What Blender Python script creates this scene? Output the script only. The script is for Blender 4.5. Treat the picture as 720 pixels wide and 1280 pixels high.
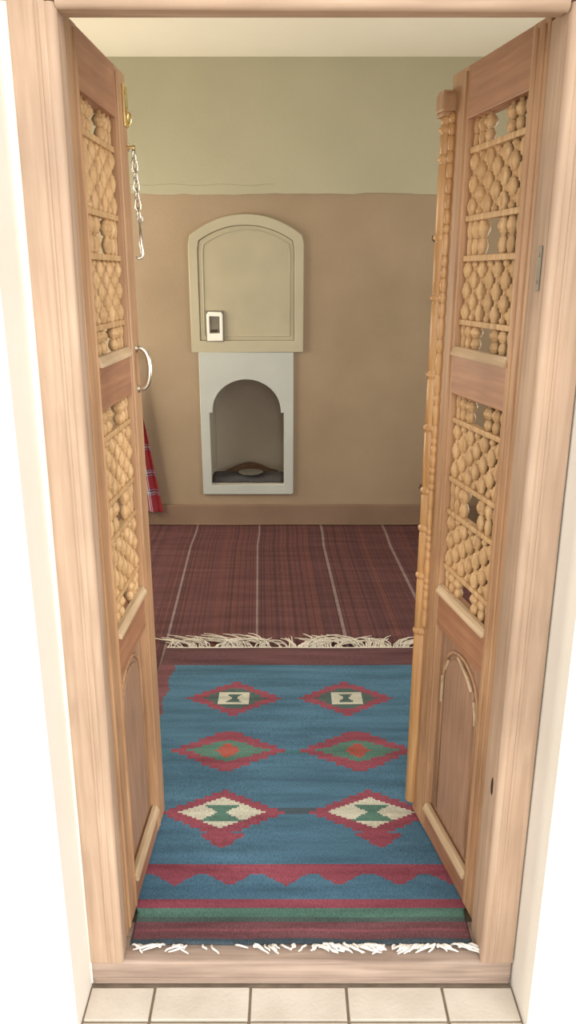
import bpy, bmesh, math, random
from mathutils import Vector, Matrix
random.seed(11)
S = bpy.context.scene
for o in list(bpy.data.objects): bpy.data.objects.remove(o)
C = S.collection
PI = math.pi

# ---------------------------------------------------------------- camera
cam = bpy.data.cameras.new('camera'); camo = bpy.data.objects.new('camera', cam); C.objects.link(camo)
cam.sensor_fit = 'VERTICAL'; cam.sensor_height = 36; cam.sensor_width = 36*720/1280; cam.lens = 36*960/1280
cam.clip_start = 0.02
camo.location = (0, 0, 1.55); camo.rotation_euler = (PI/2 - math.atan(295/960), 0, 0)
S.camera = camo

# ---------------------------------------------------------------- sky, added fill lamps, exposure
W = bpy.data.worlds.new('sky'); S.world = W; W.use_nodes = True
bg = W.node_tree.nodes['Background']
bg.inputs[0].default_value = (1.0, 0.98, 0.945, 1); bg.inputs[1].default_value = 1.9
# hazy sun behind the photographer's right shoulder, spread wide by thin cloud
sl = bpy.data.lights.new('hazy_sun', 'SUN'); sl.energy = 4.3; sl.angle = math.radians(75); sl.color = (1.0, 0.965, 0.91)
so = bpy.data.objects.new('hazy_sun', sl); C.objects.link(so); so.location = (2, -6, 4)
so.rotation_euler = Vector((-.28, 1, -.42)).to_track_quat('-Z', 'Y').to_euler()
def area(name, loc, rot, sx, sy, power, col):
    l = bpy.data.lights.new(name, 'AREA'); l.shape = 'RECTANGLE'; l.size = sx; l.size_y = sy
    l.energy = power; l.color = col
    o = bpy.data.objects.new(name, l); C.objects.link(o); o.location = loc; o.rotation_euler = rot
    return o
# added fill lamps at the unseen side windows, put in to light the room
area('added_fill_right', (2.06, 2.7, 1.35), (0, PI/2+.45, 0), 1.0, 1.2, 60, (1.0, 0.98, 0.92))
area('added_fill_left', (-2.06, 3.8, 1.30), (0, -PI/2+.25, 0), 1.0, 1.2, 95, (1.0, 0.88, 0.68))
vs = S.view_settings
vs.view_transform = 'Standard'; vs.look = 'None'; vs.gamma = 1; vs.use_curve_mapping = False
vs.exposure = -0.55

# ---------------------------------------------------------------- helpers
def lin(c):
    r = []
    for v in c:
        v /= 255
        r.append(v/12.92 if v <= .04045 else ((v+.055)/1.055)**2.4)
    return tuple(r)

def new_mat(name, rough=.7, metal=0):
    m = bpy.data.materials.new(name); m.use_nodes = True
    nt = m.node_tree; b = nt.nodes['Principled BSDF']
    b.inputs['Roughness'].default_value = rough; b.inputs['Metallic'].default_value = metal
    return m, nt, b

def noise_chain(nt, scale, detail, stretch, coord='Object'):
    tc = nt.nodes.new('ShaderNodeTexCoord'); mp = nt.nodes.new('ShaderNodeMapping')
    mp.inputs['Scale'].default_value = stretch
    n = nt.nodes.new('ShaderNodeTexNoise'); n.inputs['Scale'].default_value = scale; n.inputs['Detail'].default_value = detail
    nt.links.new(tc.outputs[coord], mp.inputs[0]); nt.links.new(mp.outputs[0], n.inputs['Vector'])
    return n

def ramp(nt, stops):
    r = nt.nodes.new('ShaderNodeValToRGB'); e = r.color_ramp.elements
    e[0].position = stops[0][0]; e[0].color = (*stops[0][1], 1)
    e[1].position = stops[1][0]; e[1].color = (*stops[1][1], 1)
    for p, c in stops[2:]:
        x = e.new(p); x.color = (*c, 1)
    return r

def bump(nt, b, src, strength, dist=.002):
    bn = nt.nodes.new('ShaderNodeBump'); bn.inputs['Strength'].default_value = strength; bn.inputs['Distance'].default_value = dist
    nt.links.new(src, bn.inputs['Height']); nt.links.new(bn.outputs[0], b.inputs['Normal'])

def wood(name, dark, mid, light, rough=.55, axis='z', scale=7):
    m, nt, b = new_mat(name, rough)
    st = {'z': (9, 9, .55), 'x': (.55, 9, 9)}[axis]
    n = noise_chain(nt, scale, 6, st); n.inputs['Distortion'].default_value = .6
    r = ramp(nt, [(.30, lin(dark)), (.72, lin(light)), (.52, lin(mid))])
    nt.links.new(n.outputs[0], r.inputs[0])
    n2 = noise_chain(nt, 4.5, 3, (1, 1, .7))                      # wear in broad patches
    mx = nt.nodes.new('ShaderNodeMix'); mx.data_type = 'RGBA'; mx.blend_type = 'MULTIPLY'
    r2 = ramp(nt, [(.35, (.80, .78, .76)), (.65, (1.08, 1.06, 1.04))])
    nt.links.new(n2.outputs[0], r2.inputs[0])
    mx.inputs[0].default_value = .8
    nt.links.new(r.outputs[0], mx.inputs[6]); nt.links.new(r2.outputs[0], mx.inputs[7])
    nt.links.new(mx.outputs[2], b.inputs['Base Color'])
    bump(nt, b, n.outputs[0], .35, .0015)
    return m

def plaster(name, a, c, scale=3, rough=.9, bs=.25, fine=60):
    m, nt, b = new_mat(name, rough)
    n = noise_chain(nt, scale, 5, (1, 1, 1))
    r = ramp(nt, [(.32, lin(a)), (.68, lin(c))])
    nt.links.new(n.outputs[0], r.inputs[0]); nt.links.new(r.outputs[0], b.inputs['Base Color'])
    n2 = noise_chain(nt, fine, 4, (1, 1, 1)); bump(nt, b, n2.outputs[0], bs, .004)
    return m

def flat(name, c, rough=.6, metal=0, var=.12, scale=30):
    m, nt, b = new_mat(name, rough, metal)
    n = noise_chain(nt, scale, 3, (1, 1, 1)); l = lin(c)
    r = ramp(nt, [(.3, tuple(v*(1-var) for v in l)), (.7, tuple(min(1, v*(1+var)) for v in l))])
    nt.links.new(n.outputs[0], r.inputs[0]); nt.links.new(r.outputs[0], b.inputs['Base Color'])
    return m

def woven(name, bump_scale=420, abrash=.25):
    """cloth coloured by its own woven pattern, held per face in the attribute 'weave'"""
    m, nt, b = new_mat(name, .95)
    at = nt.nodes.new('ShaderNodeAttribute'); at.attribute_name = 'weave'
    n = noise_chain(nt, 5, 4, (.6, 5, 1)); r = ramp(nt, [(.3, (1-abrash,)*3), (.7, (1+abrash,)*3)])
    nt.links.new(n.outputs[0], r.inputs[0])
    mx = nt.nodes.new('ShaderNodeMix'); mx.data_type = 'RGBA'; mx.blend_type = 'MULTIPLY'; mx.inputs[0].default_value = 1
    nt.links.new(at.outputs[0], mx.inputs[6]); nt.links.new(r.outputs[0], mx.inputs[7])
    n3 = noise_chain(nt, bump_scale, 2, (1, .35, 1))
    mx2 = nt.nodes.new('ShaderNodeMix'); mx2.data_type = 'RGBA'; mx2.blend_type = 'MULTIPLY'; mx2.inputs[0].default_value = 1
    r3 = ramp(nt, [(.3, (.72,)*3), (.7, (1.22,)*3)])
    nt.links.new(n3.outputs[0], r3.inputs[0])
    nt.links.new(mx.outputs[2], mx2.inputs[6]); nt.links.new(r3.outputs[0], mx2.inputs[7])
    nt.links.new(mx2.outputs[2], b.inputs['Base Color'])
    bump(nt, b, n3.outputs[0], .5, .002)
    try: b.inputs['Specular IOR Level'].default_value = .15
    except KeyError: pass
    return m

def obj(name, bm, mat, parent=None, smooth=False, angle=None):
    me = bpy.data.meshes.new(name)
    bmesh.ops.recalc_face_normals(bm, faces=bm.faces[:])
    bm.to_mesh(me); bm.free()
    if mat: me.materials.append(mat)
    if smooth:
        for p in me.polygons: p.use_smooth = True
        if angle:
            try: me.set_sharp_from_angle(angle=angle)
            except Exception: pass
    o = bpy.data.objects.new(name, me); C.objects.link(o)
    if parent: o.parent = parent
    return o

def empty(name, loc=(0, 0, 0), rz=0, parent=None):
    o = bpy.data.objects.new(name, None); C.objects.link(o); o.location = loc; o.rotation_euler = (0, 0, rz)
    o.empty_display_size = .05
    if parent: o.parent = parent
    return o

def tag(o, label=None, cat=None, group=None, kind=None):
    if label: o['label'] = label
    if cat: o['category'] = cat
    if group: o['group'] = group
    if kind: o['kind'] = kind
    return o

def box(bm, x0, x1, y0, y1, z0, z1, bev=0):
    t = bmesh.new()
    vs_ = [t.verts.new(p) for p in ((x0,y0,z0),(x1,y0,z0),(x1,y1,z0),(x0,y1,z0),(x0,y0,z1),(x1,y0,z1),(x1,y1,z1),(x0,y1,z1))]
    for f in ((3,2,1,0),(4,5,6,7),(0,1,5,4),(1,2,6,5),(2,3,7,6),(3,0,4,7)): t.faces.new([vs_[i] for i in f])
    if bev: bmesh.ops.bevel(t, geom=t.edges[:], offset=bev, segments=2, affect='EDGES', profile=.6)
    merge(bm, t); return bm

def merge(bm, t):
    me = bpy.data.meshes.new('tmp'); t.to_mesh(me); t.free(); bm.from_mesh(me); bpy.data.meshes.remove(me)

def prism(bm, pts, axis, a0, a1, bev=0):
    """extrude a 2-D outline along x, y or z"""
    t = bmesh.new()
    def P(p, a): return {'y': (p[0], a, p[1]), 'x': (a, p[0], p[1]), 'z': (p[0], p[1], a)}[axis]
    A = [t.verts.new(P(p, a0)) for p in pts]; B = [t.verts.new(P(p, a1)) for p in pts]
    t.faces.new(A); t.faces.new(B[::-1]); n = len(pts)
    for i in range(n): t.faces.new((A[i], A[(i+1) % n], B[(i+1) % n], B[i]))
    if bev: bmesh.ops.bevel(t, geom=t.edges[:], offset=bev, segments=2, affect='EDGES', profile=.6)
    merge(bm, t); return bm

def lathe(bm, prof, seg=10, c=(0, 0, 0), axis='z'):
    """prof = [(radius, height)] turned about an axis through c"""
    rings = []
    for r, h in prof:
        ring = []
        for k in range(seg):
            a = 2*PI*k/seg; p = (r*math.cos(a), r*math.sin(a), h)
            if axis == 'x': p = (p[2], p[0], p[1])
            elif axis == 'y': p = (p[0], p[2], p[1])
            ring.append(bm.verts.new((p[0]+c[0], p[1]+c[1], p[2]+c[2])))
        rings.append(ring)
    for i in range(len(rings)-1):
        for k in range(seg):
            bm.faces.new((rings[i][k], rings[i][(k+1) % seg], rings[i+1][(k+1) % seg], rings[i+1][k]))
    bm.faces.new(rings[0][::-1]); bm.faces.new(rings[-1])
    return bm

def tube(bm, pts, r, seg=8, closed=False):
    pts = [Vector(p) for p in pts]; n = len(pts); rings = []
    rr = r if isinstance(r, (list, tuple)) else [r]*n
    up = None
    for i, p in enumerate(pts):
        a = pts[(i-1) % n] if (closed or i > 0) else p
        b = pts[(i+1) % n] if (closed or i < n-1) else p
        d = (b-a).normalized()
        if up is None: up = Vector((0, 0, 1)) if abs(d.z) < .9 else Vector((1, 0, 0))
        s = d.cross(up).normalized(); up = s.cross(d).normalized()
        rings.append([bm.verts.new(p + (s*math.cos(2*PI*k/seg) + up*math.sin(2*PI*k/seg))*rr[i]) for k in range(seg)])
    m = n if closed else n-1
    for i in range(m):
        A, B = rings[i], rings[(i+1) % n]
        for k in range(seg): bm.faces.new((A[k], A[(k+1) % seg], B[(k+1) % seg], B[k]))
    if not closed: bm.faces.new(rings[0][::-1]); bm.faces.new(rings[-1])
    return bm

def plate(outer, holes, y0, y1, bev=0):
    """a flat plate in the xz plane with holes, y0 = front, y1 = back; returns a bmesh"""
    cu = bpy.data.curves.new('tmp', 'CURVE'); cu.dimensions = '2D'; cu.fill_mode = 'BOTH'
    for pl in [outer]+holes:
        sp = cu.splines.new('POLY'); sp.points.add(len(pl)-1); sp.use_cyclic_u = True
        for q, (x, z) in zip(sp.points, pl): q.co = (x, z, 0, 1)
    cu.extrude = (y1-y0)/2 - bev; cu.bevel_depth = bev; cu.bevel_resolution = 1; cu.offset = -bev
    o = bpy.data.objects.new('tmp', cu); C.objects.link(o)
    dg = bpy.context.evaluated_depsgraph_get(); me = bpy.data.meshes.new_from_object(o.evaluated_get(dg))
    bpy.data.objects.remove(o); bpy.data.curves.remove(cu)
    bm = bmesh.new(); bm.from_mesh(me); bpy.data.meshes.remove(me)
    yc = (y0+y1)/2
    for v in bm.verts: v.co = Vector((v.co.x, yc - v.co.z, v.co.y))
    bmesh.ops.remove_doubles(bm, verts=bm.verts[:], dist=1e-5)
    return bm

# ---------------------------------------------------------------- materials
M_white = plaster('white_plaster', (236, 232, 222), (246, 243, 236), 2, .9, .15)
M_clay = plaster('clay_straw_plaster', (154, 136, 114), (172, 153, 130), 1.6, .92, .35, 80)
M_cream = plaster('cream_plaster', (176, 173, 150), (187, 183, 160), 1.5, .92, .2)
M_ceil = plaster('ceiling_plaster', (246, 242, 226), (250, 247, 234), 1.5, .92, .2)
M_floor = plaster('floor_screed', (128, 108, 88), (146, 124, 102), 3, .95, .3)
M_base = plaster('brown_baseboard_paint', (132, 108, 92), (146, 122, 104), 3, .8, .15)
M_tile = plaster('paving_tile', (205, 196, 182), (224, 216, 204), 7, .8, .25, 110)
M_grout = plaster('grout', (128, 112, 96), (150, 134, 116), 20, .95, .3)
M_casing = wood('worn_pale_wood', (176, 150, 128), (188, 162, 140), (198, 174, 152), .75)
M_casing_x = wood('worn_pale_wood_across', (176, 150, 128), (188, 162, 140), (198, 174, 152), .75, 'x')
M_sill = wood('greyed_sill_wood', (150, 130, 118), (172, 152, 138), (190, 170, 156), .8, 'x')
M_leaf = wood('reddish_door_wood', (160, 122, 90), (180, 142, 107), (194, 158, 122), .5)
M_leaf_x = wood('reddish_door_wood_across', (152, 106, 80), (168, 122, 92), (182, 136, 104), .5, 'x')
M_panelw = wood('door_panel_wood', (152, 120, 98), (168, 134, 110), (180, 147, 122), .5, scale=9)
M_turn = wood('turned_tan_wood', (176, 140, 98), (200, 164, 118), (216, 184, 140), .6, scale=12)
M_honey = wood('honey_wood', (176, 130, 82), (198, 154, 102), (214, 176, 128), .4)
M_pale = wood('pale_ledge_wood', (176, 150, 118), (196, 172, 140), (212, 192, 162), .7, 'x')
M_cup = flat('cream_cupboard_paint', (184, 178, 156), .5, 0, .05, 6)
M_cupd = flat('cream_cupboard_door_paint', (178, 171, 148), .5, 0, .06, 6)
M_sur = flat('white_niche_paint', (188, 194, 192), .5, 0, .04, 6)
M_niche = plaster('niche_plaster', (180, 172, 158), (192, 184, 170), 4, .95, .3)
M_dark = flat('dark_cloth', (70, 68, 71), .9, 0, .2, 60)
M_brownc = flat('brown_cloth', (104, 82, 66), .95, 0, .2, 60)
M_dish = flat('pale_metal_dish', (150, 148, 140), .35, .6, .08)
M_steel = flat('bright_steel', (214, 210, 200), .25, 1, .06)
M_reflw = flat('reflection_white_plate', (252, 250, 244), .3, .0, .01)  # bright reflections of the latch metal painted in as plain near-white
M_whitef = flat('white_cotton', (244, 242, 236), .95, 0, .05, 200)
M_brass = flat('brass', (240, 220, 164), .3, 1, .12)
M_iron = flat('dark_iron', (84, 70, 58), .5, .8, .2)
M_zinc = flat('zinc', (132, 128, 118), .5, .5, .12)
M_fringe = flat('cotton_fringe', (220, 213, 200), .95, 0, .1, 200)
M_rug = woven('kilim_weave'); M_rug2 = woven('striped_rug_weave', 380, .18); M_plaid = woven('plaid_weave', 500, .08)
mg, ntg, bgl = new_mat('window_glass', .05)
tr = ntg.nodes.new('ShaderNodeBsdfTransparent'); mxs = ntg.nodes.new('ShaderNodeMixShader'); mxs.inputs[0].default_value = .12
ntg.links.new(tr.outputs[0], mxs.inputs[1]); ntg.links.new(bgl.outputs[0], mxs.inputs[2])
ntg.links.new(mxs.outputs[0], ntg.nodes['Material Output'].inputs[0])

# ---------------------------------------------------------------- the setting
FZ = .054                                    # room floor
XL, XR, YB, HC = -2.0, 2.0, 4.641, 2.67      # room
HL, HR, HT = -.45, .512, 2.08                # door hole
YF, YI = 1.25, 1.70                          # wall outside / inside face
def struct(name, bm, m, parent=None, **k):
    o = obj(name, bm, m, parent, **k)
    if not parent: o['kind'] = 'structure'
    return o

struct('floor', box(bmesh.new(), XL-.2, XR+.2, 1.40, YB+.5, -.1, FZ), M_floor)
struct('ceiling', box(bmesh.new(), XL-.2, XR+.2, YI-.4, YB+.5, HC, HC+.15), M_ceil)
b = bmesh.new()
box(b, -3.2, HL, YF, 1.487, -.1, HC+.15); box(b, HR, 3.2, YF, 1.487, -.1, HC+.15); box(b, HL, HR, YF, 1.487, HT, HC+.15)
prism(b, [(HL-.001, 0), (-.4465, 0), (-.4335, 2.05), (HL-.001, 2.05)], 'y', 1.366, 1.486)
struct('wall_front', b, M_white)
b = bmesh.new(); YM = 1.487
box(b, -3.2, HL, YM, YI, -.1, HC+.15); box(b, HR, 3.2, YM, YI, -.1, HC+.15); box(b, HL, HR, YM, YI, HT, HC+.15)
struct('wall_front_inside', b, M_clay)
b = plate([(XL-.2, -.1), (XR+.2, -.1), (XR+.2, 1.996), (XL-.2, 1.996)], [[(-.478, .307), (-.022, .307), (-.022, .97), (-.478, .97)]], YB, YB+.45)
struct('wall_back', b, M_clay)
# upper cream band of the back wall, its lower edge a little uneven
b = bmesh.new(); N = 60
pts = [(XL-.2, HC+.02)] + [(XL-.2 + (XR-XL+.4)*i/N, 1.990 + random.uniform(-.006, .006)) for i in range(N+1)] + [(XR+.2, HC+.02)]
prism(b, pts, 'y', YB-.006, YB+.45)
# faint trowel ridge above the seam
tube(b, [(-1.0+.04*i, YB-.005, 2.035+.004*math.sin(i*.9)) for i in range(24)], .004, 5)
struct('wall_back_upper', b, M_cream)
def side_wall(name, x0, x1, y0, y1):
    b = bmesh.new()
    box(b, x0, x1, YI, y0, -.1, HC+.1); box(b, x0, x1, y1, YB+.45, -.1, HC+.1)
    box(b, x0, x1, y0, y1, -.1, .85); box(b, x0, x1, y0, y1, 1.85, HC+.1)
    return struct(name, b, M_cream)
side_wall('wall_left', XL-.2, XL, 3.2, 4.4); side_wall('wall_right', XR, XR+.2, 2.1, 3.3)
def window(name, x, y0, y1):
    r = empty(name, (x, (y0+y1)/2, .85)); r['kind'] = 'structure'
    w = (y1-y0)/2; b = bmesh.new()
    for a, c, d, e in ((-w, -w+.05, 0, 1.0), (w-.05, w, 0, 1.0), (-w+.05, w-.05, 0, .05), (-w+.05, w-.05, .95, 1.0), (-.02, .02, .05, .95)):
        box(b, -.03, .03, a, c, d, e, .004)
    obj('window_frame', b, M_leaf, r)
    obj('window_pane', box(bmesh.new(), -.003, .003, -w+.04, w-.04, .04, .96), mg, r)
window('added_window_1', XL-.02, 3.2, 4.4); window('added_window_2', XR+.02, 2.1, 3.3)  # unseen windows, added to give the room a light source
struct('baseboard_back', box(bmesh.new(), XL, XR, YB-.028, YB+.01, FZ-.01, .177, .004), M_base)
# paving outside: bevelled tiles over the bed of mortar
b = box(bmesh.new(), -3.2, 3.2, -4, 1.37, -.15, -.006)
struct('pavement_bed', b, M_grout)
b = bmesh.new()
xs = [-.520+.2175*i - .0 for i in range(-11, 13)]
ys = [1.358, 1.272] + [1.272-.218*i for i in range(1, 22)]
for j in range(len(ys)-1):
    for i in range(len(xs)-1):
        dz = random.uniform(-.0012, .0012)
        if j == 0 and (xs[i+1] < HL or xs[i] > HR): continue
        x0, x1 = xs[i]+.003, xs[i+1]-.003
        if j == 0: x0, x1 = max(x0, HL+.004), min(x1, HR-.004)
        if x1-x0 < .02: continue
        if ys[j] > YF and j > 0:                       # row that meets the wall: keep it inside the recess
            x0, x1 = max(x0, HL+.004), min(x1, HR-.004)
            if x1-x0 < .02: continue
        box(b, x0, x1, ys[j+1]+.003, ys[j]-.003, -.012, dz, .0025)
struct('pavement', b, M_tile)

# ---------------------------------------------------------------- door frame
fr = empty('trim_1', (0.03, 1.41, 0)); tag(fr, kind='structure')
fr.matrix_world = Matrix.Translation((0, 0, 0))
def jamb(xo_b, xo_t, xi_b, xi_t, sg, yr=1.412):
    b = bmesh.new()
    prism(b, [(xo_b, .062), (xi_b-sg*.016, .062), (xi_t-sg*.016, 1.96), (xo_t, 1.96)], 'y', 1.362, yr, .003)
    # rebated back half that takes the leaf
    xb = xi_b - sg*.042
    prism(b, [(xo_b, .062), (xb, .062), (xb, 1.99), (xo_b, 1.99)], 'y', yr, 1.485, .002)
    j = obj('jamb', b, M_casing, fr)
    # rounded bead and a thin fillet along the opening
    b = bmesh.new()
    tube(b, [(xi_b-sg*.010, 1.372, .063), (xi_t-sg*.010, 1.372, 1.955)], .0115, 10)
    prism(b, [(xi_b-sg*.016, .063), (xi_b, .063), (xi_t, 1.955), (xi_t-sg*.016, 1.955)], 'y', 1.376, yr+.0015, .002)
    tube(b, [(xi_b-sg*.030, 1.362, .063), (xi_t-sg*.030, 1.362, 1.955)], .0035, 6)
    m_ = obj('bead_moulding', b, M_casing, fr, True, .7)
jamb(-.447, -.435, -.374, -.360, 1)
jamb(.509, .509, .437, .439, -1, 1.460)
b = bmesh.new()
box(b, -.447, .509, 1.362, 1.412, 1.957, 2.03, .003); box(b, -.447, .509, 1.412, 1.485, 1.992, 2.03, .002)
obj('lintel', b, M_casing_x, fr)
b = bmesh.new()
tube(b, [(-.36, 1.372, 1.957), (.436, 1.372, 1.953)], .0115, 10); box(b, -.362, .437, 1.376, 1.412, 1.946, 1.958, .002)
tube(b, [(-.36, 1.362, 1.975), (.436, 1.362, 1.972)], .0035, 6)
obj('bead_moulding', b, M_casing_x, fr, True, .7)
b = bmesh.new()
box(b, -.447, .509, 1.366, 1.482, -.004, .062, .006); box(b, -.44, .503, 1.3625, 1.372, .002, .018, .003)
obj('sill', b, M_sill, fr)
b = box(bmesh.new(), .4355, .4375, 1.394, 1.4105, 1.525, 1.60, .0006)
for z in (1.54, 1.585): lathe(b, [(.003, 0), (.003, -.0015), (.001, -.002)], 8, (.4355, 1.402, z), 'x')
tag(obj('keeper_plate', b, M_zinc, fr), 'grey metal keeper plate')
b = bmesh.new(); lathe(b, [(.001, -.0012), (.006, -.0008), (.007, 0)], 12, (.437, 1.40, .505), 'x')
for v in b.verts: v.co.z = .505 + (v.co.z-.505)*3.2
tag(obj('knot', b, M_iron, fr, True), 'dark knot')

# ---------------------------------------------------------------- door leaves
Z0, Z1 = .077, 1.968
def barrel(h0, h1, r, neck=.0055):
    """outline of one turned bead between two heights"""
    L = h1-h0; p = []
    for t, k in ((0, 0), (.08, .25), (.14, .62), (.22, .55), (.3, .82), (.42, .98), (.5, 1), (.58, .98), (.7, .82), (.78, .55), (.86, .62), (.92, .25), (1, 0)):
        p.append((neck + (r-neck)*k, h0+L*t))
    return p
def lattice(parent, s, z0, z1, wc):
    """turned-wood screen: two dense fields of beads, three open rows with a void in the middle"""
    h = z1-z0; w = U1-U0
    top, mid, bot = .062, .082, .062
    d = (h-top-mid-bot)/2
    rows = [(z0, z0+bot, 'o'), (z0+bot, z0+bot+d, 'd'), (z0+bot+d, z0+bot+d+mid, 'o'), (z0+bot+d+mid, z1-top, 'd'), (z1-top, z1, 'o')]
    b = bmesh.new()
    for a, c, k in rows[1:]: box(b, U0-.002, U1+.002, wc-.009, wc+.009, a-.006, a+.006, .002)
    n = 7; pitch = w/n
    for a, c, k in rows:
        if k == 'd':
            m = 3; ph = (c-a)/m
            for i in range(1, n):
                for j in range(2*m+1):
                    if (i+j) % 2: continue
                    z = a + ph*j/2
                    if not a+.01 < z < c-.01: continue
                    x = U0+pitch*i
                    lathe(b, [(.004, -pitch/2), (.0045, -.007), (.008, -.004), (.0095, 0), (.008, .004), (.0045, .007), (.004, pitch/2)], 7, (x, wc, z), 'x')
        else:                                   # frame of the void
            for x in (U0+w*.40, U0+w*.60): pass
    L = obj('lattice', b, M_turn, parent, True, .8)
    for a, c, k in rows:
        if k == 'd':
            m = 3; ph = (c-a)/m
            for i in range(n):
                b = bmesh.new(); prof = [(.0055, a+.004)]
                off = 0 if i % 2 == 0 else ph/2
                zz = a+.005
                if off: prof += barrel(a+.005, a+off-.003, .009)
                j = 0
                while a+off+ph*j < c-.01:
                    e = min(a+off+ph*(j+1), c-.004)
                    prof += barrel(a+off+ph*j+.003, e-.003, .0128 if e-(a+off+ph*j) > .030 else .009); j += 1
                prof.append((.0055, c-.004))
                lathe(b, prof, 9, (U0+pitch*(i+.5), wc, 0))
                obj('spindle', b, M_turn, L, True)
        else:
            for f_, r in ((.06, .008), (.18, .012), (.315, .0145), (.685, .0145), (.82, .012), (.94, .008)):
                b = bmesh.new(); m = (a+c)/2
                lathe(b, [(.0055, a)] + barrel(a+.006, m, r*.8) + barrel(m, c-.006, r) + [(.0055, c)], 9, (U0+w*f_, wc, 0))
                obj('spindle', b, M_turn, L, True)

def leaf(name, hinge, free, s, label, arch):
    d = Vector((free[0]-hinge[0], free[1]-hinge[1]))
    r = empty(name, (hinge[0], hinge[1], 0), math.atan2(d.y, d.x))
    tag(r, label, 'door', kind='structure')
    # local x runs along the leaf, the outer face is y = 0, the body lies on the side -s
    T = .036
    def bx(x0, x1, z0, z1, f0, f1, bev=.002, b=None):
        ya, yb = sorted((s*f0, s*f1)); return box(b or bmesh.new(), x0, x1, ya, yb, z0, z1, bev)
    # stiles; a shallow bead runs along the inner edge of each
    b = bx(0, U0-.004, Z0, Z1, 0, -T)
    for u in (.018, U0-.022): tube(b, [(u, s*.0, Z0+.01), (u, s*.0, Z1-.01)], .004, 6)
    obj('stile', b, M_leaf, r)
    b = bx(U1+.004, LW, Z0, Z1, 0, -T)
    tube(b, [(U1+.016, 0, Z0+.01), (U1+.016, 0, Z1-.01)], .004, 6)
    obj('stile', b, M_leaf, r)
    rails = [(1.866, Z1), (1.290, 1.389), (.700, .803), (Z0, .155)]
    for a, c in rails: obj('rail', bx(U0-.006, U1+.006, a, c, -.001, -T+.001), M_leaf_x, r)
    wc = -s*.016
    lattice(r, s, 1.389, 1.866, wc); lattice(r, s, .803, 1.290, wc)
    # pale worn ledges under the screens and the panel
    for z in (1.389, .803, .155):
        b = bmesh.new(); y = sorted((s*.007, -s*.012))
        prism(b, [(-s*.012, z-.012), (s*.007, z-.012), (s*.007, z-.006), (-s*.001, z+.008), (-s*.012, z+.008)], 'x', U0-.004, U1+.004, .0015)
        tag(obj('ledge', b, M_pale, r), 'pale worn ledge')
    # sunk panel with a raised arched field
    p = obj('panel', bx(U0-.006, U1+.006, .150, .705, -.018, -.028, 0), M_panelw, r)
    uc = (U0+U1)/2; hw = .084
    out = [(uc-hw, .19), (uc+hw, .19), (uc+hw, .58)] + [(uc+hw*math.cos(t), .58+.075*math.sin(t)) for t in [PI*k/14 for k in range(1, 14)]] + [(uc-hw, .58)]
    b = bmesh.new(); ya, yb = sorted((-s*.020, -s*.0125)); prism(b, out, 'y', ya, yb, .003); obj('raised_field', b, M_panelw, p)
    b = bmesh.new(); path = [(uc-hw-.016, -s*.016, .175)] + [(uc+(hw+.016)*math.cos(t), -s*.016, .585+.088*math.sin(t)) for t in [PI-PI*k/14 for k in range(15)]] + [(uc+hw+.016, -s*.016, .175)]
    tube(b, path, .0045, 6); obj('arch_moulding', b, M_leaf, p, True)
    if arch:                                     # chipped remains of a paler moulding
        for q in ([(.290, .50), (.290, .575)], [(.205, .667), (.150, .643), (.122, .622)], [(.106, .605), (.096, .575), (.093, .55)], [(.276, .60), (.262, .63)]):
            b = bmesh.new(); tube(b, [(u, -s*.011, z) for u, z in q], .0038, 6)
            tag(obj('moulding_fragment', b, M_pale, p), 'pale chipped moulding fragment')
    # hinges on the inner side
    for z in (.35, 1.05, 1.72):
        b = bmesh.new(); lathe(b, [(.006, -.035), (.007, -.033), (.007, .033), (.006, .035)], 8, (-.002, -s*(T+.006), z)); bx(0, .05, z-.03, z+.03, -T, -T-.002, 0, b)
        obj('hinge', b, M_iron, r)
    return r

U0, U1, LW = .104, .352, .450
dl = leaf('door_1', (-.373, 1.422), (-.356, 1.872), -1, 'left wooden door leaf with turned lattice screens and a silver pull handle, swung inward', False)
U0, U1, LW = .066, .322, .418
dr = leaf('door_2', (.4405, 1.468), (.358, 1.890), 1, 'right wooden door leaf with turned lattice screens and a honey coloured half column', True)
# silver pull handle near the free edge of the left leaf
b = bmesh.new(); hz0, hz1, hu = 1.293, 1.388, .418
hm, hh = (hz0+hz1)/2, (hz1-hz0)/2
tube(b, [(hu, -.029*math.cos(t)**.6 if abs(t) < 1.57 else 0, hm+hh*math.sin(t)) for t in [-PI/2+PI*k/20 for k in range(21)]], .0062, 10)
for z in (hz0, hz1): lathe(b, [(.010, 0), (.010, -.002), (.006, -.004)], 10, (hu, 0, z), 'y')
tag(obj('handle', b, M_steel, dl, True), 'silver pull handle')
# brass hasp at the top of the free edge
b = plate([(.418, 1.862), (.4495, 1.862), (.4495, 1.945), (.418, 1.945)], [[(.434+.0085*math.cos(t), zc_+.0065*math.sin(t)) for t in [2*PI*k/12 for k in range(12)]] for zc_ in (1.930, 1.896)], -.0045, -.0002, .0006)
box(b, .449, .4525, -.0045, .03, 1.862, 1.945, .0008)
tube(b, [(.436, -.009+.004*math.sin(t), 1.878+.011*math.cos(t)) for t in [2*PI*k/12 for k in range(12)]], .003, 6, True)
lathe(b, [(.004, 0), (.0045, -.005), (.003, -.012), (.006, -.013), (.005, -.018), (.001, -.019)], 8, (.440, 0, 1.822), 'y')
tag(obj('hasp', b, M_brass, dl, True, .6), 'brass hasp')
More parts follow.
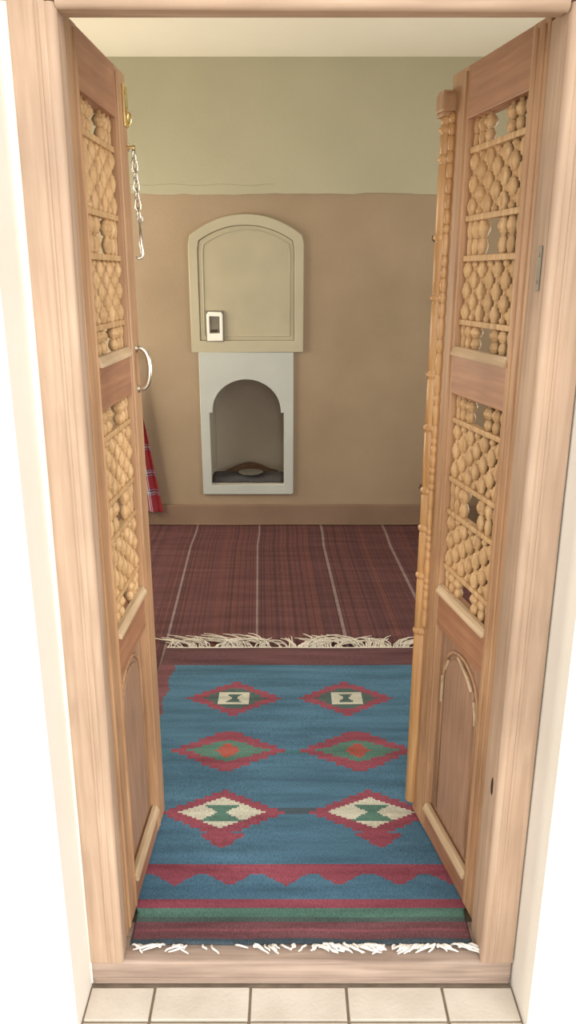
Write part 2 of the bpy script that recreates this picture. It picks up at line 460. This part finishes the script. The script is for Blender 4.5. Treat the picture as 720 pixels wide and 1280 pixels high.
# half column with its capital on the meeting edge of the right leaf
cu_, cy_ = LW+.004, .004
b = bmesh.new(); prof = [(.012, .10)]
marks = sorted([.64, .80, .93, 1.03, 1.19, 1.32, 1.50, 1.635, 1.80, 1.86])
prof.append((.0165, .105))
for z in marks: prof += [(.0165, z-.012), (.0145, z-.009), (.0195, z-.005), (.0205, z), (.0195, z+.005), (.0145, z+.009), (.0165, z+.012)]
prof += [(.0165, 1.893), (.012, 1.896)]
lathe(b, prof, 16, (cu_, cy_, 0)); col = obj('half_column', b, M_honey, dr, True)
b = bmesh.new(); zz = .66; prof = []
while zz < 1.885:
    L = random.choice((.018, .024, .032, .05)); prof += barrel(zz, min(zz+L, 1.89), .0085, .0055); zz += L
lathe(b, prof, 8, (LW-.020, .004, 0)); obj('beaded_strip', b, M_honey, dr, True)
b = box(bmesh.new(), cu_-.026, cu_+.020, -.026, .028, 1.893, 1.930, .005); box(b, cu_-.022, cu_+.016, -.022, .026, 1.928, 1.936, .003); box(b, cu_-.022, cu_+.016, -.022, .026, 1.884, 1.894, .003)
obj('capital', b, M_leaf, dr)
for z in (1.635, 1.03):
    b = bmesh.new(); lathe(b, [(.004, 0), (.004, .012), (.008, .014), (.009, .020), (.006, .025), (.002, .027)], 10, (cu_+.012, cy_+.004, z), 'x')
    tag(obj('stud', b, M_iron, dr, True), 'dark iron stud')

# ---------------------------------------------------------------- door chain on the left leaf
ch = empty('door_chain', (-.354, 1.878, 1.50)); tag(ch, 'slender steel chain with a hook hanging from the edge of the left door leaf', 'chain')
def world_local(o, p): return (p[0]-o.location.x, p[1]-o.location.y, p[2]-o.location.z)
cx, cyy = -.345, 1.878; z = 1.816; nl = 7; step = .0205
b = bmesh.new(); tube(b, [(-.009, -.004, z-1.5+.012), (-.001, -.002, z-1.5+.014), (.001, -.002, z-1.5+.004), (-.009, -.002, z-1.5-.002)], .0025, 6); obj('staple', b, M_steel, ch, True)
for i in range(nl):
    zc = z-step*i-.008; b = bmesh.new(); L = .0145; Rr = .0065
    pts = [(Rr*math.sin(t), 0, L*math.cos(t)) for t in [2*PI*k/14 for k in range(14)]]
    tube(b, pts, .0021, 6, True)
    lk = obj('link', b, M_steel, ch, True); lk.location = world_local(ch, (cx+.0006*i, cyy, zc)); lk.rotation_euler = (0, 0, .5 if i % 2 else -.9)
zc = z-step*nl-.004
b = bmesh.new(); tube(b, [(cx+.006, cyy, zc+.004), (cx+.006, cyy, zc-.05), (cx+.008, cyy, zc-.068), (cx+.006, cyy-.002, zc-.078), (cx-.001, cyy-.006, zc-.080), (cx-.006, cyy-.008, zc-.076)], [.003, .0042, .004, .0035, .003, .002], 8)
tube(b, [(cx+.006+.006*math.sin(t), cyy, zc+.006+.007*math.cos(t)) for t in [2*PI*k/10 for k in range(10)]], .002, 6, True)
hk = obj('hook', b, M_steel, ch, True); hk.location = -ch.location
# ---------------------------------------------------------------- wall cupboard with arched top
def arch_outline(x0, x1, zb, zs, za, corner=.05, n=18):
    """flat-bottomed outline with shoulders at zs and a low arch to za"""
    pts = [(x0, zb), (x1, zb), (x1, zs-corner)]
    xc = (x0+x1)/2; hw = (x1-x0)/2
    for k in range(n+1):
        t = 1 - 2*k/n
        u = t*hw*.97
        pts.append((xc+u, zs + (za-zs)*(1-(abs(t))**2.1)))
    pts.append((x0, zs-corner))
    return pts
cb = empty('wall_cupboard', (-.24, YB, 1.118)); tag(cb, 'cream painted wall cupboard with a low arched top, set above the white niche', 'cupboard')
def under(o, name, bm, m, **k):
    c = obj(name, bm, m, o, **k); c.location = -Vector(o.location); return c
oc = arch_outline(-.570, .091, 1.118, 1.772, 1.884); ic = arch_outline(-.517, .036, 1.186, 1.742, 1.826)
under(cb, 'cupboard_frame', plate(oc, [ic], YB-.022, YB+.003, .004), M_cup)
dcu = under(cb, 'cupboard_door', plate(arch_outline(-.5155, .0345, 1.1875, 1.7405, 1.8245), [], YB-.016, YB+.002, .004), M_cupd)
b = bmesh.new(); tube(b, [(x, YB-.017, z) for x, z in arch_outline(-.490, .009, 1.214, 1.722, 1.800)], .004, 6, True)
c2 = obj('door_moulding', b, M_cup, dcu, True)
lp = under(cb, 'latch', plate([(-.474, 1.185), (-.381, 1.185), (-.381, 1.335), (-.390, 1.350), (-.465, 1.350), (-.474, 1.335)], [[(-.459, 1.228), (-.399, 1.228), (-.399, 1.325), (-.459, 1.325)]], YB-.036, YB-.014, .004), M_reflw)
tag(lp, 'bright metal rectangular latch plate')
obj('latch_recess', box(bmesh.new(), -.462, -.396, YB-.026, YB-.014, 1.225, 1.330), M_zinc, lp)
obj('latch_back', box(bmesh.new(), -.481, -.374, YB-.024, YB-.014, 1.179, 1.357, .003), M_zinc, lp)
b = box(bmesh.new(), -.452, -.412, YB-.032, YB-.024, 1.236, 1.250, .002); obj('bolt', b, M_iron, lp)
# ---------------------------------------------------------------- white arched niche
ni = empty('wall_niche', (-.25, YB, .245)); tag(ni, 'white framed wall niche with a horseshoe arched opening, below the cream cupboard', 'niche')
ar = [(-.475, .307), (-.026, .307), (-.026, .757), (-.044, .757), (-.044, .768)]
ar += [(-.25+.206*math.cos(t), .768+.19*math.sin(t)) for t in [PI*k/24 for k in range(1, 24)]]
ar += [(-.456, .768), (-.456, .757), (-.475, .757)]
under(ni, 'niche_surround', plate([(-.530, .245), (.022, .245), (.033, .256), (.033, 1.118), (-.530, 1.118)], [ar], YB-.018, YB+.006, .003), M_sur)
b = bmesh.new()
box(b, -.478, -.022, YB+.36, YB+.37, .307, .97)
box(b, -.4779, -.474, YB+.006, YB+.36, .307, .97); box(b, -.026, -.0221, YB+.006, YB+.36, .307, .97)
box(b, -.474, -.026, YB+.006, YB+.36, .305, .312); box(b, -.474, -.026, YB+.006, YB+.36, .962, .9699)
under(ni, 'niche_lining', b, M_niche)
# things standing in the niche
b = bmesh.new()
N1 = 16
g = [[b.verts.new((-.472+.444*i/N1, YB+.008+.20*j/8, (.316 + .030*(1-(abs(2*j/8-1))**6)) + .003*math.sin(i*1.1+j*.8))) for j in range(9)] for i in range(N1+1)]
for i in range(N1):
    for j in range(8): b.faces.new((g[i][j], g[i+1][j], g[i+1][j+1], g[i][j+1]))
cl = obj('folded_cloth', b, M_dark, None, True); md = cl.modifiers.new('thick', 'SOLIDIFY'); md.thickness = .0025; md.offset = 1
tag(cl, 'dark grey flat cloth lying along the floor of the arched niche', 'cloth')
b = bmesh.new(); lathe(b, [(.045, 0), (.05, .003), (.075, .016), (.078, .018), (.074, .018), (.05, .007), (.001, .006)], 24, (0, 0, 0))
ds = obj('shallow_dish', b, M_dish, None, True); ds.location = (-.235, YB+.07, .351); tag(ds, 'small pale shallow dish resting on the dark cloth in the niche', 'dish')
b = bmesh.new()
N1 = 18; g = []
for i in range(N1+1):
    u = i/N1; row = []
    for j in range(9):
        v = j/8; hgt = (.035+.03*math.sin(PI*min(1, u*1.1)))*math.sin(PI*v)**.6*math.sin(PI*min(1, max(0, u)))**.5
        row.append(b.verts.new((-.42+.35*u, YB+.225+.11*v, .3125+hgt+.003*math.sin(9*u+5*v)*math.sin(PI*v))))
    g.append(row)
for i in range(N1):
    for j in range(8): b.faces.new((g[i][j], g[i+1][j], g[i+1][j+1], g[i][j+1]))
bo = [g[i][0] for i in range(N1+1)] + [g[N1][j] for j in range(1, 9)] + [g[i][8] for i in range(N1-1, -1, -1)] + [g[0][j] for j in range(7, 0, -1)]
b.faces.new(bo)
tag(obj('cloth_bundle', b, M_brownc, None, True), 'low brown cloth bundle at the back of the arched niche', 'cloth')

# ---------------------------------------------------------------- plaid cloth hanging on the back wall
pg = obj('wall_peg', lathe(bmesh.new(), [(.014, .0), (.012, -.02), (.010, -.06), (.016, -.075), (.014, -.085), (.002, -.088)], 12, (-.945, YB, 1.125), 'y'), M_leaf, None, True)
tag(pg, 'wooden peg in the back wall holding up the red plaid cloth', 'peg')
def set_weave(me, fn):
    at = me.color_attributes.new('weave', 'FLOAT_COLOR', 'CORNER')
    for p in me.polygons:
        c = fn(p.index)
        for li in p.loop_indices: at.data[li].color = (*c, 1)
def plaid_col(u, z):
    red, navy, white, dk = lin((172, 66, 74)), lin((70, 74, 112)), lin((216, 212, 214)), lin((120, 60, 76))
    def band(t, centres):
        for c in centres:
            d = abs(t-c)
            if d < .0045 or .0135 < d < .0175: return white
            if d < .022: return navy
        return red
    A, B = band(u, (.055, .160)), band(z, (.275, .40, .56, .72, .88, 1.04, 1.2, 1.36, 1.5))
    if A is red and B is red: return red
    return tuple((x+y)/2 for x, y in zip(A, B))
NU, NV = 120, 260; b = bmesh.new(); g = []; cl_ = []
for i in range(NU+1):
    u = i/NU*2-1; row = []
    for j in range(NV+1):
        v = j/NV; w = .014+.104*v
        fold = math.sin(u*9+.6)*.022*min(1, v*2.2) + math.sin(u*21)*.006*v
        row.append(b.verts.new((-.945*(1-v)-.895*v+u*w, YB-.050-.022*(1-v)+fold*.8, 1.145-1.0*v - .012*u*u*v)))
    g.append(row)
for i in range(NU):
    for j in range(NV):
        b.faces.new((g[i][j], g[i+1][j], g[i+1][j+1], g[i][j+1]))
        cl_.append(plaid_col((i/NU)*.24, 1.145-1.0*j/NV))
pc = obj('plaid_cloth', b, M_plaid, None, True); set_weave(pc.data, lambda k: cl_[k])
md = pc.modifiers.new('thick', 'SOLIDIFY'); md.thickness = .002
tag(pc, 'red and blue plaid cloth hanging at the back wall, half hidden by the left door', 'cloth')

# ---------------------------------------------------------------- striped red rug on the room floor
def rug_grid(name, xs, ys, zf, mat, parent, colf, thick, xmap=None):
    b = bmesh.new(); cols = []
    g = [[b.verts.new(((xmap(x, y) if xmap else x), y, zf(x, y))) for y in ys] for x in xs]
    for i in range(len(xs)-1):
        for j in range(len(ys)-1):
            b.faces.new((g[i][j], g[i+1][j], g[i+1][j+1], g[i][j+1]))
            cols.append(colf((xs[i]+xs[i+1])/2, (ys[j]+ys[j+1])/2))
    o = obj(name, b, mat, parent, True)
    set_weave(o.data, lambda k: cols[k])
    m = o.modifiers.new('thick', 'SOLIDIFY'); m.thickness = thick; m.offset = -1
    return o
mar, mar2, drk, grey = lin((102, 68, 68)), lin((96, 66, 70)), lin((84, 59, 61)), lin((138, 120, 120))
stripe_x = [-1.343+.384*k for k in range(8)]
rowc = {}
def red_col(x, y):
    for sx in stripe_x:
        if abs(x-sx) < .0063: return grey
    k = round(x/.005)
    if k not in rowc:
        rr = random.random(); rowc[k] = drk if rr < .30 else mar2 if rr < .55 else mar if rr < .93 else lin((110, 72, 68))
    return rowc[k]
xs = [-1.42+.005*i for i in range(570)]
ys = [1.98+.05*j for j in range(53)]
def red_map(x, y): return x + (4.57-y)*.036 + (.012*math.sin((y-4.2)*5) if y > 4.2 else 0)
rr_ = rug_grid('striped_rug', xs, ys, lambda x, y: FZ+.0062+.0008*math.sin(7*x+3*y), M_rug2, None, red_col, .005, red_map)
tag(rr_, 'large dark red rug with thin grey stripes running towards the back wall', 'rug')

# ---------------------------------------------------------------- blue kilim in the doorway
RX0, RX1, RY0, RY1 = -.507, .545, 1.408, 2.888
BL, RD, WH, GR, MR, DB, OR, DG = lin((76, 111, 135)), lin((138, 74, 88)), lin((190, 190, 176)), lin((84, 118, 108)), lin((116, 78, 84)), lin((72, 86, 96)), lin((156, 84, 76)), lin((78, 96, 94))
def q(v, s): return round(v/s)*s
def kil(x, y):
    if y < 1.422: return DB
    if y < 1.474: return MR if (y < 1.440 or y > 1.452) else lin((136, 84, 92))
    if y < 1.510: return GR if y > 1.485 else DG
    if y < 1.543: return RD
    if y < 1.660:
        if y > 1.622: return RD
        for cx in (-.44, -.291, -.150, -.006, .132, .285, .425):
            if abs(q(x-cx, .005)) < .056*(y-1.584)/.038: return RD
        return BL
    if y > 2.74: return lin((100, 70, 74)) if y < 2.86 else lin((92, 66, 68))
    if y > 1.95 and (x < RX0+.055+.006*math.sin(y*40) or x > RX1-.045): return MR
    for cx in (-.196, .212):                      # far pair
        dx, dy = abs(x-cx), abs(y-2.491)
        if dy < .12:
            if dx < .056 and dy < .040: return DG if dx < .034*dy/.040+.006 and dy < .028 else WH
            if dx < .115 - q(dy, .016)*1.3 and dy < .07: return DG
            if dx < .175 - q(dy, .018)*1.45: return RD
    for cx in (-.196, .227):                      # middle pair
        dx, dy = abs(x-cx), abs(y-2.167)
        if dx < .042-q(dy, .01)*.9 and dy < .04: return OR
        if dx < .135 - q(dy, .012)*2.1 and dy < .06: return GR
        if dx < .185 - q(dy, .018)*1.5 and dy < .11: return RD
    if abs(y-2.160) < .009 and -.40 < x < .45: return lin((70, 112, 122))
    for cx in (-.191, .242):                      # near pair
        dx, dy = abs(x-cx), abs(y-1.862)
        if dx < .128 - q(dy, .007)*1.95:
            return GR if (dx < .012+q(dy, .007)*1.35 and dy < .036) else WH
        if dx < .182 - q(dy, .014)*1.75 and dy < .104: return RD
        if 1.722 < y < 1.775 and abs(x-cx-.01) < .062-q(abs(y-1.772), .010)*1.0: return RD
    if abs(y-1.870) < .012 and abs(x-.02) < .10: return DB
    return BL
NX, NY = 150, 212
xs = [RX0+(RX1-RX0)*i/NX for i in range(NX+1)]; ys = [RY0+(RY1-RY0)*j/NY for j in range(NY+1)]
def kmap(x, y):
    t = max(0, min(1, (1.60-y)/.10)); t = t*t*(3-2*t)
    xn = -.366+(x-RX0)/(RX1-RX0)*(.428+.366)
    return x*(1-t) + xn*t
kr = empty('kilim_rug', (0.02, 2.1, .0665)); tag(kr, 'blue flat woven kilim with red stepped diamonds lying across the door sill', 'rug')
def kz(x, y): return .0708+.0010*math.sin(11*x+2*y)*math.sin(6*y) + (.0016*math.sin(17*x+1) if y < 1.46 else 0)
body = rug_grid('rug_body', xs, ys, kz, M_rug, None, lambda x, y: kil(kmap(x, y) if y < 1.56 else x, y), .004, kmap)
body.parent = kr; body.location = -kr.location
def fringe(y, x0, x1, n, length, sg, dens, zb):
    b = bmesh.new()
    lean = [random.choice((-1, 1))*random.uniform(.3, 1.9) for _ in range(30)]
    for k in range(n):
        x = x0+(x1-x0)*(k+random.random()*.9)/n
        if random.random() > dens(x): continue
        L = length*random.uniform(.5, 1.15); dx = (lean[int((x-x0)/(x1-x0)*29)] + random.uniform(-.45, .45))*L; L *= random.choice((1, 1, .75)); zt = random.choice((.002, .004, .007, .018)) if sg > 0 else random.uniform(.002, .012)
        p = [(x, y, zb)]
        for t in (.3, .6, .85, 1):
            p.append((x+dx*t*t+random.uniform(-.004, .004), y+sg*L*t, zb+zt*math.sin(PI*t*.8)+.001))
        tube(b, p, [.0024, .0026, .0026, .0022, .0014], 5)
        if random.random() < .4: lathe(b, [(.001, -.004), (.004, -.002), (.004, .002), (.001, .004)], 6, (x, y+sg*.004, zb+.001))
    if sg > 0: tube(b, [(x0+(x1-x0)*i/40, y, zb+.0008*math.sin(i)) for i in range(41)], .0032, 6)
    return b
fo = obj('fringe', fringe(RY1+.004, RX0+.004, RX1-.004, 300, .100, 1, lambda x: .55+.4*math.sin(x*31)*math.sin(x*13+1), .0695), M_fringe, kr, True); fo.location = -kr.location
tag(fo, 'cream fringe at the far end', kind='stuff')
def dens(x):
    return .95 if (.06 < x < .22) or (.26 < x < .36) else .8 if x > .39 else .45 if x < -.2 and math.sin(x*60) > 0 else .12
fo = obj('fringe', fringe(RY0-.002, -.362, .424, 210, .026, -1, dens, .0690), M_whitef, kr, True); fo.location = -kr.location
tag(fo, 'white worn fringe on the door sill', kind='stuff')
